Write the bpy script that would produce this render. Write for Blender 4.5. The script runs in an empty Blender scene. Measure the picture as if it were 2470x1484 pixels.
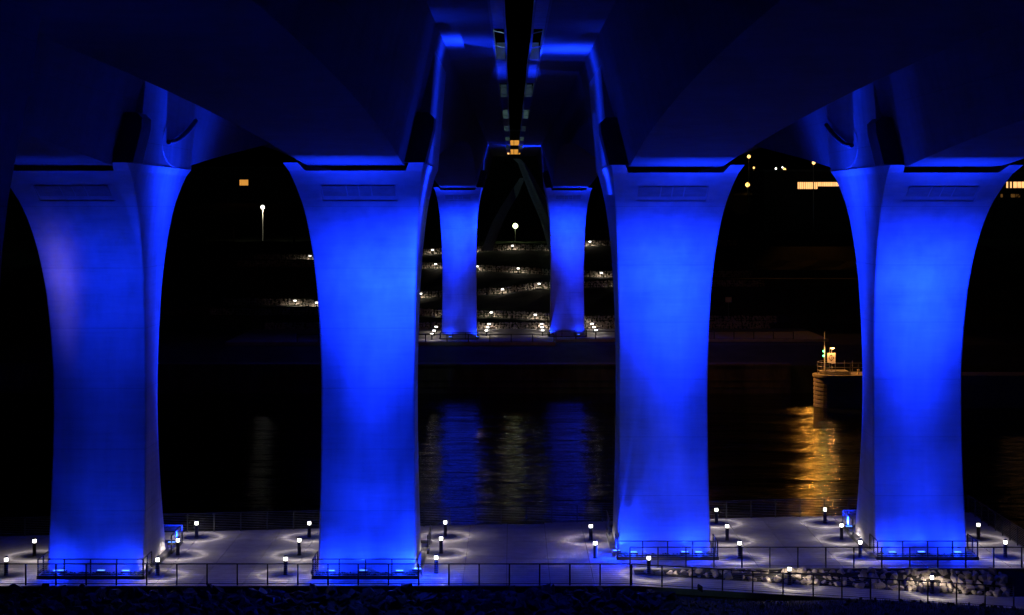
import bpy, bmesh, math, random
from mathutils import Vector, Matrix
random.seed(7)
R = math.radians
scene = bpy.context.scene
col = scene.collection

# ------------------------------------------------------------------ camera, world, moon, exposure
F = 4150.0            # focal length in photo pixels (photo 2470 wide)
CZ = 18.9             # eye height above the terrace
cam_d = bpy.data.cameras.new('camera')
cam_d.sensor_width = 36.0
cam_d.lens = 36.0 * F / 2470.0
cam_d.shift_x = -0.0004
cam_d.shift_y = -(742 - 498) / 2470.0
cam_d.clip_start = 0.3
cam_d.clip_end = 8000
cam = bpy.data.objects.new('camera', cam_d)
cam.location = (0, 0, CZ)
cam.rotation_euler = (R(90), 0, 0)
col.objects.link(cam)
scene.camera = cam

w = bpy.data.worlds.new('World')
scene.world = w
w.use_nodes = True
nt = w.node_tree
bgn = nt.nodes['Background']
skt = nt.nodes.new('ShaderNodeTexSky')
skt.sky_type = 'NISHITA'
skt.sun_disc = False
skt.sun_elevation = R(-6)
skt.sun_rotation = R(200)
nt.links.new(skt.outputs[0], bgn.inputs[0])
bgn.inputs[1].default_value = 0.012

sd = bpy.data.lights.new('moonlight', 'SUN')
sd.energy = 0.0012
sd.angle = R(0.5)
sd.color = (0.8, 0.88, 1.0)
so = bpy.data.objects.new('moonlight', sd)
so.rotation_euler = (R(50), 0, R(20))
col.objects.link(so)

scene.view_settings.view_transform = 'Standard'
scene.view_settings.look = 'None'
scene.view_settings.exposure = 0
scene.view_settings.gamma = 1
scene.view_settings.use_curve_mapping = False
cy = scene.cycles
cy.use_denoising = True
try:
    cy.denoiser = 'OPENIMAGEDENOISE'
except Exception:
    pass
cy.use_adaptive_sampling = False
cy.max_bounces = 5
cy.diffuse_bounces = 2
cy.glossy_bounces = 3
cy.transparent_max_bounces = 8
cy.sample_clamp_indirect = 2.0
cy.caustics_reflective = False
cy.caustics_refractive = False
try:
    cy.use_light_tree = True
except Exception:
    pass

BLUE = (0.0035, 0.025, 1.0)
WARM = (1.0, 0.84, 0.68)
SODIUM = (1.0, 0.46, 0.10)

# ------------------------------------------------------------------ helpers
def P(px, py, D):
    """point of the place that stands D metres away in direction (px,py) of the photo"""
    return Vector(((px - 1236) * D / F, D, CZ - (py - 498) * D / F))

def tag(o, label=None, cat=None, group=None, kind=None):
    if label: o['label'] = label
    if cat: o['category'] = cat
    if group: o['group'] = group
    if kind: o['kind'] = kind
    return o

def empty(name, loc):
    o = bpy.data.objects.new(name, None)
    o.empty_display_size = 0.3
    o.location = loc
    col.objects.link(o)
    return o

class MB:
    def __init__(s): s.v = []; s.f = []; s.sm = []
    def add(s, vs, fs, smooth=False):
        b = len(s.v)
        s.v.extend([tuple(x) for x in vs])
        s.f.extend([tuple(b + i for i in f) for f in fs])
        s.sm.extend([smooth] * len(fs))
        return s
    def box(s, x0, x1, y0, y1, z0, z1):
        return s.add([(x0,y0,z0),(x1,y0,z0),(x1,y1,z0),(x0,y1,z0),(x0,y0,z1),(x1,y0,z1),(x1,y1,z1),(x0,y1,z1)],
                     [(0,3,2,1),(4,5,6,7),(0,1,5,4),(1,2,6,5),(2,3,7,6),(3,0,4,7)])
    def hexa(s, lo, hi):
        """lo, hi: four points each (counter-clockwise seen from the hi side)"""
        return s.add(list(lo) + list(hi), [(0,3,2,1),(4,5,6,7),(0,1,5,4),(1,2,6,5),(2,3,7,6),(3,0,4,7)])
    def tube(s, a, b, r, n=6, r2=None, cap=True):
        a = Vector(a); b = Vector(b); r2 = r if r2 is None else r2
        d = (b - a).normalized()
        u = d.cross(Vector((0, 0, 1)))
        if u.length < 1e-3: u = Vector((1, 0, 0))
        u.normalize(); v = d.cross(u)
        vs = []
        for c, rr in ((a, r), (b, r2)):
            for i in range(n):
                t = 2 * math.pi * i / n
                vs.append(c + u * math.cos(t) * rr + v * math.sin(t) * rr)
        fs = [(i, (i + 1) % n, n + (i + 1) % n, n + i) for i in range(n)]
        s.add(vs, fs, True)
        if cap:
            s.add(vs[:n], [tuple(range(n - 1, -1, -1))]); s.add(vs[n:], [tuple(range(n))])
        return s
    def lathe(s, prof, n=16, c=(0, 0, 0)):
        vs = []
        for r, z in prof:
            for i in range(n):
                t = 2 * math.pi * i / n
                vs.append((c[0] + r * math.cos(t), c[1] + r * math.sin(t), c[2] + z))
        fs = []
        for k in range(len(prof) - 1):
            for i in range(n):
                fs.append((k*n+i, k*n+(i+1)%n, (k+1)*n+(i+1)%n, (k+1)*n+i))
        return s.add(vs, fs, True)
    def mesh(s, name, mat, off=(0, 0, 0)):
        me = bpy.data.meshes.new(name)
        ox, oy, oz = off
        me.from_pydata([(x-ox, y-oy, z-oz) for x, y, z in s.v], [], s.f)
        if any(s.sm): me.polygons.foreach_set('use_smooth', s.sm)
        me.materials.append(mat)
        me.update()
        return me
    def build(s, name, mat, parent=None, kind=None, recalc=False):
        off = parent.matrix_world_loc if False else (parent.location if parent else (0, 0, 0))
        me = s.mesh(name, mat, off)
        if recalc:
            bm = bmesh.new(); bm.from_mesh(me)
            bmesh.ops.recalc_face_normals(bm, faces=bm.faces); bm.to_mesh(me); bm.free()
        return link(name, me, parent, kind)

def link(name, me, parent=None, kind=None, loc=None):
    o = bpy.data.objects.new(name, me)
    col.objects.link(o)
    if parent: o.parent = parent
    if loc is not None: o.location = loc
    if kind: o['kind'] = kind
    return o

def copy_tree(o, loc):
    c = o.copy(); col.objects.link(c); c.location = loc
    for ch in list(o.children):
        d = ch.copy(); col.objects.link(d); d.parent = c
        for g in list(ch.children):
            e = g.copy(); col.objects.link(e); e.parent = d
    return c

def interp(t, pts):
    if t <= pts[0][0]: return pts[0][1]
    for (a, va), (b, vb) in zip(pts, pts[1:]):
        if t <= b: return va + (vb - va) * (t - a) / (b - a)
    return pts[-1][1]

def smooth_interp(t, pts, r):
    return sum(interp(t + r * k / 4.0, pts) for k in range(-4, 5)) / 9.0

# ------------------------------------------------------------------ materials
def newmat(name):
    m = bpy.data.materials.new(name); m.use_nodes = True
    n = m.node_tree.nodes; l = m.node_tree.links
    return m, n, l, n['Principled BSDF']

def simple(name, c, rough=0.7, metal=0.0, var=0.25, scale=3.0, bump=0.3, stretch=(1, 1, 1)):
    m, n, l, p = newmat(name)
    tc = n.new('ShaderNodeTexCoord'); mp = n.new('ShaderNodeMapping')
    mp.inputs['Scale'].default_value = stretch
    geo = n.new('ShaderNodeNewGeometry')
    l.new(geo.outputs['Position'], mp.inputs[0])
    nz = n.new('ShaderNodeTexNoise'); nz.inputs['Scale'].default_value = scale
    nz.inputs['Detail'].default_value = 6; nz.inputs['Roughness'].default_value = 0.65
    l.new(mp.outputs[0], nz.inputs['Vector'])
    cr = n.new('ShaderNodeValToRGB')
    cr.color_ramp.elements[0].position = 0.3; cr.color_ramp.elements[1].position = 0.72
    cr.color_ramp.elements[0].color = tuple(x * (1 - var) for x in c) + (1,)
    cr.color_ramp.elements[1].color = tuple(min(1, x * (1 + var)) for x in c) + (1,)
    l.new(nz.outputs[0], cr.inputs[0]); l.new(cr.outputs[0], p.inputs['Base Color'])
    p.inputs['Roughness'].default_value = rough; p.inputs['Metallic'].default_value = metal
    if bump:
        b = n.new('ShaderNodeBump'); b.inputs['Strength'].default_value = bump; b.inputs['Distance'].default_value = 0.02
        l.new(nz.outputs[0], b.inputs['Height']); l.new(b.outputs[0], p.inputs['Normal'])
    return m

def concrete(name, c, lift=1.05):
    """board-marked cast concrete: horizontal casting lines, streaks and blotches"""
    m, n, l, p = newmat(name)
    geo = n.new('ShaderNodeNewGeometry')
    mp = n.new('ShaderNodeMapping'); mp.inputs['Scale'].default_value = (0.35, 0.35, 5.0)
    l.new(geo.outputs['Position'], mp.inputs[0])
    n1 = n.new('ShaderNodeTexNoise'); n1.inputs['Scale'].default_value = 1.0; n1.inputs['Detail'].default_value = 8; n1.inputs['Roughness'].default_value = 0.7
    l.new(mp.outputs[0], n1.inputs['Vector'])
    n2 = n.new('ShaderNodeTexNoise'); n2.inputs['Scale'].default_value = 0.55; n2.inputs['Detail'].default_value = 7
    l.new(geo.outputs['Position'], n2.inputs['Vector'])
    mp3 = n.new('ShaderNodeMapping'); mp3.inputs['Scale'].default_value = (1.6, 1.6, 0.10)
    l.new(geo.outputs['Position'], mp3.inputs[0])
    n3 = n.new('ShaderNodeTexNoise'); n3.inputs['Scale'].default_value = 1.0; n3.inputs['Detail'].default_value = 6
    l.new(mp3.outputs[0], n3.inputs['Vector'])
    # casting joints every `lift` metres
    sep = n.new('ShaderNodeSeparateXYZ'); l.new(geo.outputs['Position'], sep.inputs[0])
    fr = n.new('ShaderNodeMath'); fr.operation = 'PINGPONG'; fr.inputs[1].default_value = lift * 1.5
    l.new(sep.outputs['Z'], fr.inputs[0])
    lt = n.new('ShaderNodeMath'); lt.operation = 'LESS_THAN'; lt.inputs[1].default_value = 0.018
    l.new(fr.outputs[0], lt.inputs[0])
    a = n.new('ShaderNodeMath'); a.operation = 'MULTIPLY_ADD'; a.inputs[1].default_value = 0.35
    l.new(n1.outputs[0], a.inputs[0])
    b2 = n.new('ShaderNodeMath'); b2.operation = 'MULTIPLY_ADD'; b2.inputs[1].default_value = 0.45
    l.new(n2.outputs[0], b2.inputs[0]); l.new(b2.outputs[0], a.inputs[2])
    b3 = n.new('ShaderNodeMath'); b3.operation = 'MULTIPLY'; b3.inputs[1].default_value = 0.35
    l.new(n3.outputs[0], b3.inputs[0]); l.new(b3.outputs[0], b2.inputs[2])
    cr = n.new('ShaderNodeValToRGB')
    cr.color_ramp.elements[0].position = 0.35; cr.color_ramp.elements[1].position = 0.8
    cr.color_ramp.elements[0].color = tuple(x * 0.55 for x in c) + (1,)
    cr.color_ramp.elements[1].color = tuple(min(1, x * 1.15) for x in c) + (1,)
    l.new(a.outputs[0], cr.inputs[0])
    mx = n.new('ShaderNodeMixRGB'); mx.blend_type = 'MULTIPLY'
    mx.inputs[2].default_value = (0.74, 0.74, 0.74, 1)
    l.new(lt.outputs[0], mx.inputs[0]); l.new(cr.outputs[0], mx.inputs[1])
    l.new(mx.outputs[0], p.inputs['Base Color'])
    p.inputs['Roughness'].default_value = 0.75
    bp = n.new('ShaderNodeBump'); bp.inputs['Strength'].default_value = 0.8; bp.inputs['Distance'].default_value = 0.02
    l.new(a.outputs[0], bp.inputs['Height']); l.new(bp.outputs[0], p.inputs['Normal'])
    return m

def glow(name, c, s, through=False):
    m, n, l, p = newmat(name)
    e = n.new('ShaderNodeEmission'); e.inputs[0].default_value = tuple(c) + (1,); e.inputs[1].default_value = s
    out = n['Material Output']
    if through:
        t = n.new('ShaderNodeBsdfTransparent'); ad = n.new('ShaderNodeAddShader')
        l.new(e.outputs[0], ad.inputs[0]); l.new(t.outputs[0], ad.inputs[1]); l.new(ad.outputs[0], out.inputs[0])
    else:
        l.new(e.outputs[0], out.inputs[0])
    n.remove(p)
    try: m.cycles.emission_sampling = 'NONE'
    except Exception: pass
    return m

M = {}
M['pier'] = concrete('cast_concrete', (0.50, 0.50, 0.49))
M['girder'] = concrete('shaded_girder_concrete', (0.145, 0.145, 0.142), 1.6)  # darkened to put the underside's shade into the colour; the concrete itself is pale
M['slab'] = simple('slab_concrete', (0.36, 0.355, 0.36), 0.75, var=0.22, scale=1.3, bump=0.25)
M['base'] = simple('dark_concrete', (0.12, 0.12, 0.12), 0.85, scale=2)
M['fair'] = simple('old_concrete', (0.30, 0.29, 0.27), 0.85, scale=1.5, stretch=(1, 1, 3))
M['quay'] = simple('dimmed_river_wall', (0.10, 0.085, 0.07), 0.9, var=.5, scale=.8, stretch=(1, 1, .3))  # darkened colour keeps the wall dim under the added lamp
M['barrier'] = simple('pale_barrier_concrete', (0.55, 0.56, 0.55), 0.8, scale=1.5)
M['rail'] = simple('dark_painted_steel', (0.05, 0.055, 0.06), 0.45, 0.6, bump=0.05)
M['post'] = simple('dark_bronze_steel', (0.07, 0.065, 0.06), 0.5, 0.4, bump=0.05)
M['steel'] = simple('galvanised_steel', (0.35, 0.36, 0.37), 0.4, 0.7, bump=0.05)
M['rubber'] = simple('bearing_rubber', (0.02, 0.02, 0.02), 0.9)
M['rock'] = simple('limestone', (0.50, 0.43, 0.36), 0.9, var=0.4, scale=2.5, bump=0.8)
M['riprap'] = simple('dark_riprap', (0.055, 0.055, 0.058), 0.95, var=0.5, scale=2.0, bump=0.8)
M['soil'] = simple('dark_soil', (0.028, 0.027, 0.022), 0.95, var=0.5, scale=0.7)
M['grass'] = simple('grass', (0.035, 0.06, 0.02), 0.9, var=0.4, scale=4)
M['hill'] = simple('hillside_turf', (0.045, 0.055, 0.03), 0.95, var=0.5, scale=0.4)
M['shrub'] = simple('ground_cover_leaves', (0.03, 0.05, 0.02), 0.8, var=0.4, scale=5)
M['bark'] = simple('bark', (0.04, 0.03, 0.025), 0.9)
M['wall'] = simple('building_wall', (0.035, 0.032, 0.03), 0.85, scale=0.6)
M['asphalt'] = simple('asphalt', (0.05, 0.05, 0.05), 0.9, scale=6)
M['signw'] = simple('sign_white', (0.75, 0.70, 0.62), 0.5, var=0.06)
M['signk'] = simple('sign_black', (0.03, 0.02, 0.02), 0.5)
M['lens'] = glow('bollard_lens', (1.0, 0.95, 0.86), 5.0, True)
M['lensfar'] = glow('far_bollard_lens', (1.0, 0.95, 0.86), 3.0, True)
M['floodlens'] = glow('flood_lens', (0.05, 0.16, 1.0), 2.5, True)
M['sodium'] = glow('sodium_lamp', (1.0, 0.52, 0.12), 1.9, True)
M['amber'] = glow('amber_lamp', (1.0, 0.55, 0.15), 1.5, True)
M['white'] = glow('white_lamp', (1.0, 0.95, 0.82), 2.0, True)
M['greenish'] = glow('mercury_lamp', (0.78, 1.0, 0.42), 3.0, True)
M['green'] = glow('green_signal', (0.12, 0.9, 0.25), 2.5, True)
M['winamber'] = glow('lit_window', (0.75, 0.32, 0.05), 0.9)
M['winwarm'] = glow('warm_lit_window', (1.0, 0.47, 0.16), 1.6)
M['windim'] = glow('dim_lit_window', (1.0, 0.45, 0.10), 0.10)

# water
m, n, l, p = newmat('river_water')
p.inputs['Base Color'].default_value = (0.004, 0.006, 0.008, 1)
p.inputs['Roughness'].default_value = 0.16
p.inputs['IOR'].default_value = 1.33
geo = n.new('ShaderNodeNewGeometry'); mp = n.new('ShaderNodeMapping'); mp.inputs['Scale'].default_value = (0.22, 0.9, 1)
l.new(geo.outputs['Position'], mp.inputs[0])
a1 = n.new('ShaderNodeTexNoise'); a1.inputs['Scale'].default_value = 0.8; a1.inputs['Detail'].default_value = 4; a1.inputs['Roughness'].default_value = 0.6
l.new(mp.outputs[0], a1.inputs['Vector'])
bp = n.new('ShaderNodeBump'); bp.inputs['Strength'].default_value = 1.0; bp.inputs['Distance'].default_value = 0.22
mp2 = n.new('ShaderNodeMapping'); mp2.inputs['Scale'].default_value = (0.035, 0.16, 1)
l.new(geo.outputs['Position'], mp2.inputs[0])
a2 = n.new('ShaderNodeTexNoise'); a2.inputs['Scale'].default_value = 1.0; a2.inputs['Detail'].default_value = 3
l.new(mp2.outputs[0], a2.inputs['Vector'])
am = n.new('ShaderNodeMath'); am.operation = 'MULTIPLY_ADD'; am.inputs[1].default_value = 2.5
l.new(a2.outputs[0], am.inputs[0]); l.new(a1.outputs[0], am.inputs[2])
l.new(am.outputs[0], bp.inputs['Height'])
rr = n.new('ShaderNodeMapRange'); rr.inputs['From Min'].default_value = .35; rr.inputs['From Max'].default_value = .65
rr.inputs['To Min'].default_value = .06; rr.inputs['To Max'].default_value = .15
l.new(a2.outputs[0], rr.inputs['Value']); l.new(rr.outputs[0], p.inputs['Roughness']); l.new(bp.outputs[0], p.inputs['Normal'])
M['water'] = m

# ------------------------------------------------------------------ lamps with their own light distribution
def flood_light(name, loc, power, color, a0=0.0, b0=0.0, sa=0.2, sb=0.14, floor=0.05, cut=None, parent=None, spill=0.0022, front=0.0):
    """upward floodlight; a,b = sideways and fore-aft tangent from straight up"""
    d = bpy.data.lights.new(name, 'POINT'); d.energy = power; d.color = color; d.shadow_soft_size = 0.0
    d.use_nodes = True
    n = d.node_tree.nodes; l = d.node_tree.links
    em = n['Emission']
    tc = n.new('ShaderNodeTexCoord'); sp = n.new('ShaderNodeSeparateXYZ'); l.new(tc.outputs['Normal'], sp.inputs[0])
    def mth(op, i0, i1=None, i2=None):
        x = n.new('ShaderNodeMath'); x.operation = op
        for k, v in enumerate((i0, i1, i2)):
            if v is None: continue
            if isinstance(v, (int, float)): x.inputs[k].default_value = v
            else: l.new(v, x.inputs[k])
        return x.outputs[0]
    zz = mth('MAXIMUM', sp.outputs['Z'], 0.02)
    a = mth('DIVIDE', sp.outputs['X'], zz); b = mth('DIVIDE', sp.outputs['Y'], zz)
    ga = mth('POWER', mth('ABSOLUTE', mth('DIVIDE', mth('SUBTRACT', a, a0), sa)), 2.0)
    gb = mth('POWER', mth('ABSOLUTE', mth('DIVIDE', mth('SUBTRACT', b, b0), sb)), 2.0)
    g = mth('EXPONENT', mth('MULTIPLY', mth('ADD', ga, gb), -1.0))
    # wide low part of the beam, thrown back onto the face behind the lamp
    wa = mth('POWER', mth('ABSOLUTE', mth('DIVIDE', a, 0.8)), 2.0)
    wb = mth('POWER', mth('ABSOLUTE', mth('DIVIDE', mth('SUBTRACT', b, 0.28), 0.20)), 2.0)
    wg = mth('MULTIPLY', mth('EXPONENT', mth('MULTIPLY', mth('ADD', wa, wb), -1.0)), floor)
    # faint spill sideways and towards the ground
    sa_ = mth('POWER', mth('ABSOLUTE', mth('DIVIDE', a, 2.5)), 2.0)
    sb_ = mth('POWER', mth('ABSOLUTE', mth('DIVIDE', mth('SUBTRACT', b, 2.0), 2.6)), 2.0)
    sg_ = mth('MULTIPLY', mth('EXPONENT', mth('MULTIPLY', mth('ADD', sa_, sb_), -1.0)), spill)
    # overshoot past the pier head onto the girder soffit
    fa = mth('POWER', mth('ABSOLUTE', mth('DIVIDE', a, 0.15)), 2.0)
    fb = mth('POWER', mth('ABSOLUTE', mth('DIVIDE', mth('ADD', b, 0.40), 0.13)), 2.0)
    fg = mth('MULTIPLY', mth('EXPONENT', mth('MULTIPLY', mth('ADD', fa, fb), -1.0)), front)
    v = mth('ADD', mth('ADD', mth('ADD', g, wg), sg_), fg)
    if cut is not None:
        mr = n.new('ShaderNodeMapRange'); mr.interpolation_type = 'SMOOTHSTEP'
        l.new(a, mr.inputs['Value'])
        e0, sgn, low = cut
        mr.inputs['From Min'].default_value = e0 - 0.03; mr.inputs['From Max'].default_value = e0 + 0.03
        mr.inputs['To Min'].default_value = 1.0 if sgn > 0 else low
        mr.inputs['To Max'].default_value = low if sgn > 0 else 1.0
        v = mth('MULTIPLY', v, mr.outputs[0])
    v = mth('MULTIPLY', v, mth('GREATER_THAN', sp.outputs['Z'], 0.02))
    l.new(v, em.inputs['Strength'])
    o = bpy.data.objects.new(name, d); col.objects.link(o)
    if parent:
        o.parent = parent; o.location = Vector(loc) - parent.location
    else: o.location = loc
    return o

def make_bollard_light(power):
    d = bpy.data.lights.new('bollard_light', 'POINT'); d.energy = power; d.color = WARM; d.shadow_soft_size = 0.0
    d.use_nodes = True
    n = d.node_tree.nodes; l = d.node_tree.links
    tc = n.new('ShaderNodeTexCoord'); sp = n.new('ShaderNodeSeparateXYZ'); l.new(tc.outputs['Normal'], sp.inputs[0])
    mr = n.new('ShaderNodeMapRange'); l.new(sp.outputs['Z'], mr.inputs['Value'])
    mr.inputs['From Min'].default_value = 1.0; mr.inputs['From Max'].default_value = -1.0
    cr = n.new('ShaderNodeValToRGB'); l.new(mr.outputs[0], cr.inputs[0])
    e = cr.color_ramp.elements
    # position = (1 + cos of the angle from straight down) / 2
    pts = [(0.0, 0.0), (0.44, 0.0), (0.49, 0.02), (0.53, 0.02), (0.57, 0.05), (0.61, 0.14), (0.66, 0.22), (0.70, 0.24), (0.73, 0.28), (0.745, 0.42), (0.760, 0.60),
           (0.778, 0.40), (0.795, 0.17), (0.83, 0.08), (0.86, 0.05), (0.90, 0.0), (1.0, 0.0)]
    e[0].position = 0.0; e[0].color = (0, 0, 0, 1); e[1].position = 1.0; e[1].color = (0, 0, 0, 1)
    for q, v in pts[1:-1]:
        x = e.new(q); x.color = (v, v, v, 1)
    l.new(cr.outputs[0], n['Emission'].inputs['Strength'])
    return d
LB = make_bollard_light(350); LB.color = (1.0, 0.85, 0.84)
LBF = make_bollard_light(300)
LBR = make_bollard_light(380)

def cutoff_light(name, loc, power, color, parent=None):
    """full cut-off lamp: no light above the horizontal"""
    d = bpy.data.lights.new(name, 'POINT'); d.energy = power; d.color = color; d.shadow_soft_size = 0.0
    d.use_nodes = True
    n = d.node_tree.nodes; l = d.node_tree.links
    tc = n.new('ShaderNodeTexCoord'); sp = n.new('ShaderNodeSeparateXYZ'); l.new(tc.outputs['Normal'], sp.inputs[0])
    mr = n.new('ShaderNodeMapRange'); mr.inputs['From Min'].default_value = 0.02; mr.inputs['From Max'].default_value = -0.06
    l.new(sp.outputs['Z'], mr.inputs['Value']); l.new(mr.outputs[0], n['Emission'].inputs['Strength'])
    o = bpy.data.objects.new(name, d); col.objects.link(o)
    if parent: o.parent = parent; o.location = Vector(loc) - parent.location
    else: o.location = loc
    return o

def spot_lamp(name, loc, aim, power, color, cone, parent):
    d = bpy.data.lights.new(name, 'SPOT'); d.energy = power; d.color = color; d.spot_size = R(cone); d.spot_blend = .5; d.shadow_soft_size = .15
    o = bpy.data.objects.new(name, d); col.objects.link(o); o.parent = parent; o.location = Vector(loc) - parent.location
    o.rotation_euler = Vector(aim).to_track_quat('-Z', 'Y').to_euler()
    return o

def point(name, loc, power, color, parent=None, size=0.1):
    d = bpy.data.lights.new(name, 'POINT'); d.energy = power; d.color = color; d.shadow_soft_size = size
    o = bpy.data.objects.new(name, d); col.objects.link(o)
    if parent: o.parent = parent; o.location = Vector(loc) - parent.location
    else: o.location = loc
    return o

# ------------------------------------------------------------------ the setting: near bank, terrace, ramp
SLOPE = 0.060
def ramp_z(x): return -max(0.0, min(1.15, SLOPE * (x - 6.0)))
def back_y(x): return 102.35 + 0.135 * x
LX, RX = -36.0, 28.2

def near_z(x, y):
    if y > 84.8 and y < 90.5:
        g = ramp_z(x) - 0.35
    elif y <= 84.8:
        g = -0.30 + (ramp_z(x)) * 0.8 + 0.10 * math.sin(x * 0.35 + 1) + (0.30 if x > 9 else 0) * min(1, max(0, (x - 9) / 8))
    else:
        g = -0.8
    yb = back_y(max(LX, min(RX, x)))
    if y > yb - 0.5: g = -0.8 - (y - yb + 0.5) * 1.1
    if x > RX and y > 88: g = min(g, -0.9 - (x - RX) * 0.55)
    return max(g, -8.5)
mb = MB()
xs = [-900, -400, -200, -120, -80, -60] + [-50 + i for i in range(0, 101)] + [60, 80, 120, 200, 400, 900]
ys = [-900, -400, -150, -60, 0, 40, 60, 66, 70, 73] + [75 + 0.75 * i for i in range(0, 56)] + [120, 125]
for y in ys:
    for x in xs: mb.v.append((x, y, near_z(x, y)))
nx = len(xs)
for j in range(len(ys) - 1):
    for i in range(nx - 1):
        mb.f.append((j*nx+i, j*nx+i+1, (j+1)*nx+i+1, (j+1)*nx+i)); mb.sm.append(True)
g = mb.build('ground', M['soil']); tag(g, kind='structure')

# river
mb = MB(); mb.add([(-900, 100, -6), (900, 100, -6), (900, 232, -6), (-900, 232, -6)], [(0, 1, 2, 3)])
tag(mb.build('river', M['water']), kind='structure')

# terrace: base block, slabs as its pieces
ter = empty('terrace', (0, 94, 0)); tag(ter, kind='structure')
mb = MB()
def prism_y(mb, pts, z0, z1):
    n = len(pts)
    mb.add([(x, y, z0) for x, y in pts] + [(x, y, z1) for x, y in pts],
           [tuple(range(n - 1, -1, -1)), tuple(range(n, 2 * n))] + [(i, (i+1) % n, n + (i+1) % n, n + i) for i in range(n)])
prism_y(mb, [(LX, 85.65), (6.1, 85.65), (6.1, 89.85), (RX + .15, 89.85), (RX + .15, back_y(RX) + .15), (LX, back_y(LX) + .15)], -1.6, -0.055)
mb.build('terrace_base', M['base'], ter)
xj = []
x = -15.7 - 2.2 * 9
while x < RX - 1: xj.append(x); x += 2.2
xj.append(RX + .15)
xj = [LX] + [q for q in xj if q > LX + 0.5]
for a, b in zip(xj, xj[1:]):
    mid = (a + b) / 2
    if mid < 0.3: rows = [85.65, 87.9, 93.0, 98.0]
    elif mid < 6.1: rows = [85.65, 92.2, 97.1, 102.3]
    else: rows = [89.85, 92.2, 97.1, 102.3]
    ends = rows + [None]
    for r0, r1 in zip(ends, ends[1:]):
        gp = 0.014
        ya0 = yb0 = r0 + gp
        if r1 is None:
            if back_y(a) + .15 - r0 < 0.3: continue
            ya1, yb1 = back_y(a) + .15, back_y(b) + .15
        else:
            ya1 = yb1 = r1 - gp
            ya1 = min(ya1, back_y(a) + .15); yb1 = min(yb1, back_y(b) + .15)
        dz = random.uniform(-0.003, 0.003)
        aa, bb = a + gp, b - gp
        s = MB()
        s.hexa([(aa, ya0, -0.054), (bb, yb0, -0.054), (bb, yb1, -0.054), (aa, ya1, -0.054)],
               [(aa, ya0, dz), (bb, yb0, dz), (bb, yb1, dz), (aa, ya1, dz)])
        s.build('slab', M['slab'], ter)

# ramp path
rp = MB()
N = 24
for i in range(N):
    a = 6.1 + 20.4 * i / N; b = 6.1 + 20.4 * (i + 1) / N
    rp.hexa([(a, 85.75, ramp_z(a) - .3), (b, 85.75, ramp_z(b) - .3), (b, 88.35, ramp_z(b) - .3), (a, 88.35, ramp_z(a) - .3)],
            [(a, 85.75, ramp_z(a)), (b, 85.75, ramp_z(b)), (b, 88.35, ramp_z(b)), (a, 88.35, ramp_z(a))])
tag(rp.build('ramp_path', M['slab']), kind='structure')

# ------------------------------------------------------------------ far bank
rowA = [(756.9, 624.4), (950, 618), (1055.8, 609.6), (1155, 605), (1251.3, 599.3), (1355, 602), (1440.1, 589.5)]
rowB = [(700, 640), (1063.6, 644.2), (1165.2, 649.7), (1265.3, 654.8), (1352, 662), (1468, 665.6)]
rowC = [(720.2, 733.3), (772.7, 738), (1027, 716.2), (1226.8, 705.7), (1316.2, 692.1), (1349, 693), (1512, 688)]
rowD = [(1000, 757), (1088, 761), (1199.5, 762), (1307, 767.5), (1425, 776)]
DR = {'A': 320.0, 'B': 300.0, 'C': 285.0, 'D': 272.0}
ROW = {}
for k, rr in (('A', rowA), ('B', rowB), ('C', rowC), ('D', rowD)):
    ROW[k] = []
    for sx, sy in rr:
        q = P(sx * .988, sy * .988, DR[k]); ROW[k].append((q.x, q.z - 0.86))
def gz_row(k, x): return interp(x, ROW[k])
def far_z(x, y):
    # knots along y
    f = max(0.0, 1 - max(0, abs(x) - 60) / 60.0)
    kn = [(226, -8.5), (229.9, -8.5), (230, -2.4), (237, -0.9), (240, -0.4), (264, -0.3), (268, 0.1)]
    for k in ('D', 'C', 'B', 'A'):
        d = DR[k]; g = gz_row(k, x)
        kn += [(d - 2.2, g - 0.02), (d + 0.9, g), (d + 1.7, g + 1.25)]
    kn += [(330, 12.2), (344, 10.2), (362, 10.2), (376, 11.5), (420, 14), (500, 20), (800, 30), (3000, 45)]
    return interp(y, kn)
mb = MB()
xs = [-1500, -700, -400, -250, -180, -130, -100, -80] + [-70 + 2.5 * i for i in range(0, 57)] + [80, 100, 130, 180, 250, 400, 700, 1500]
ys = [226, 229.9, 230, 233, 237, 240, 250, 264, 268]
for k in ('D', 'C', 'B', 'A'):
    d = DR[k]; ys += [d - 2.2, d - 1, d + 0.9, d + 1.3, d + 1.7, d + 4, d + 8]
ys += [330, 338, 344, 353, 362, 368, 376, 400, 420, 450, 500, 600, 800, 1500, 3000]
ys = sorted(set(ys)); nx = len(xs)
for y in ys:
    for x in xs:
        z = far_z(x, y)
        if y > 264 and (y * 10) % 10 == 0: z += 0.1 * math.sin(x * .7 + y)
        mb.v.append((x, y, z))
for j in range(len(ys) - 1):
    for i in range(nx - 1):
        mb.f.append((j*nx+i, j*nx+i+1, (j+1)*nx+i+1, (j+1)*nx+i)); mb.sm.append(False)
tag(mb.build('far_bank', M['hill']), kind='structure')
# road on the far bank
mb = MB(); mb.box(-400, 400, 345, 361, 10.0, 10.35)
tag(mb.build('road', M['asphalt']), kind='structure')
pw = empty('parapet_wall', (-60, 344.6, 10)); tag(pw, 'long low concrete parapet of the road high on the far bank', 'wall')
mb = MB(); mb.box(-140, 60, 344.4, 344.8, 9.8, 10.75); mb.build('wall_face', M['fair'], pw)
mb = MB(); mb.box(-140, 60, 344.3, 344.9, 10.753, 10.88); mb.build('coping', M['fair'], pw)
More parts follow.
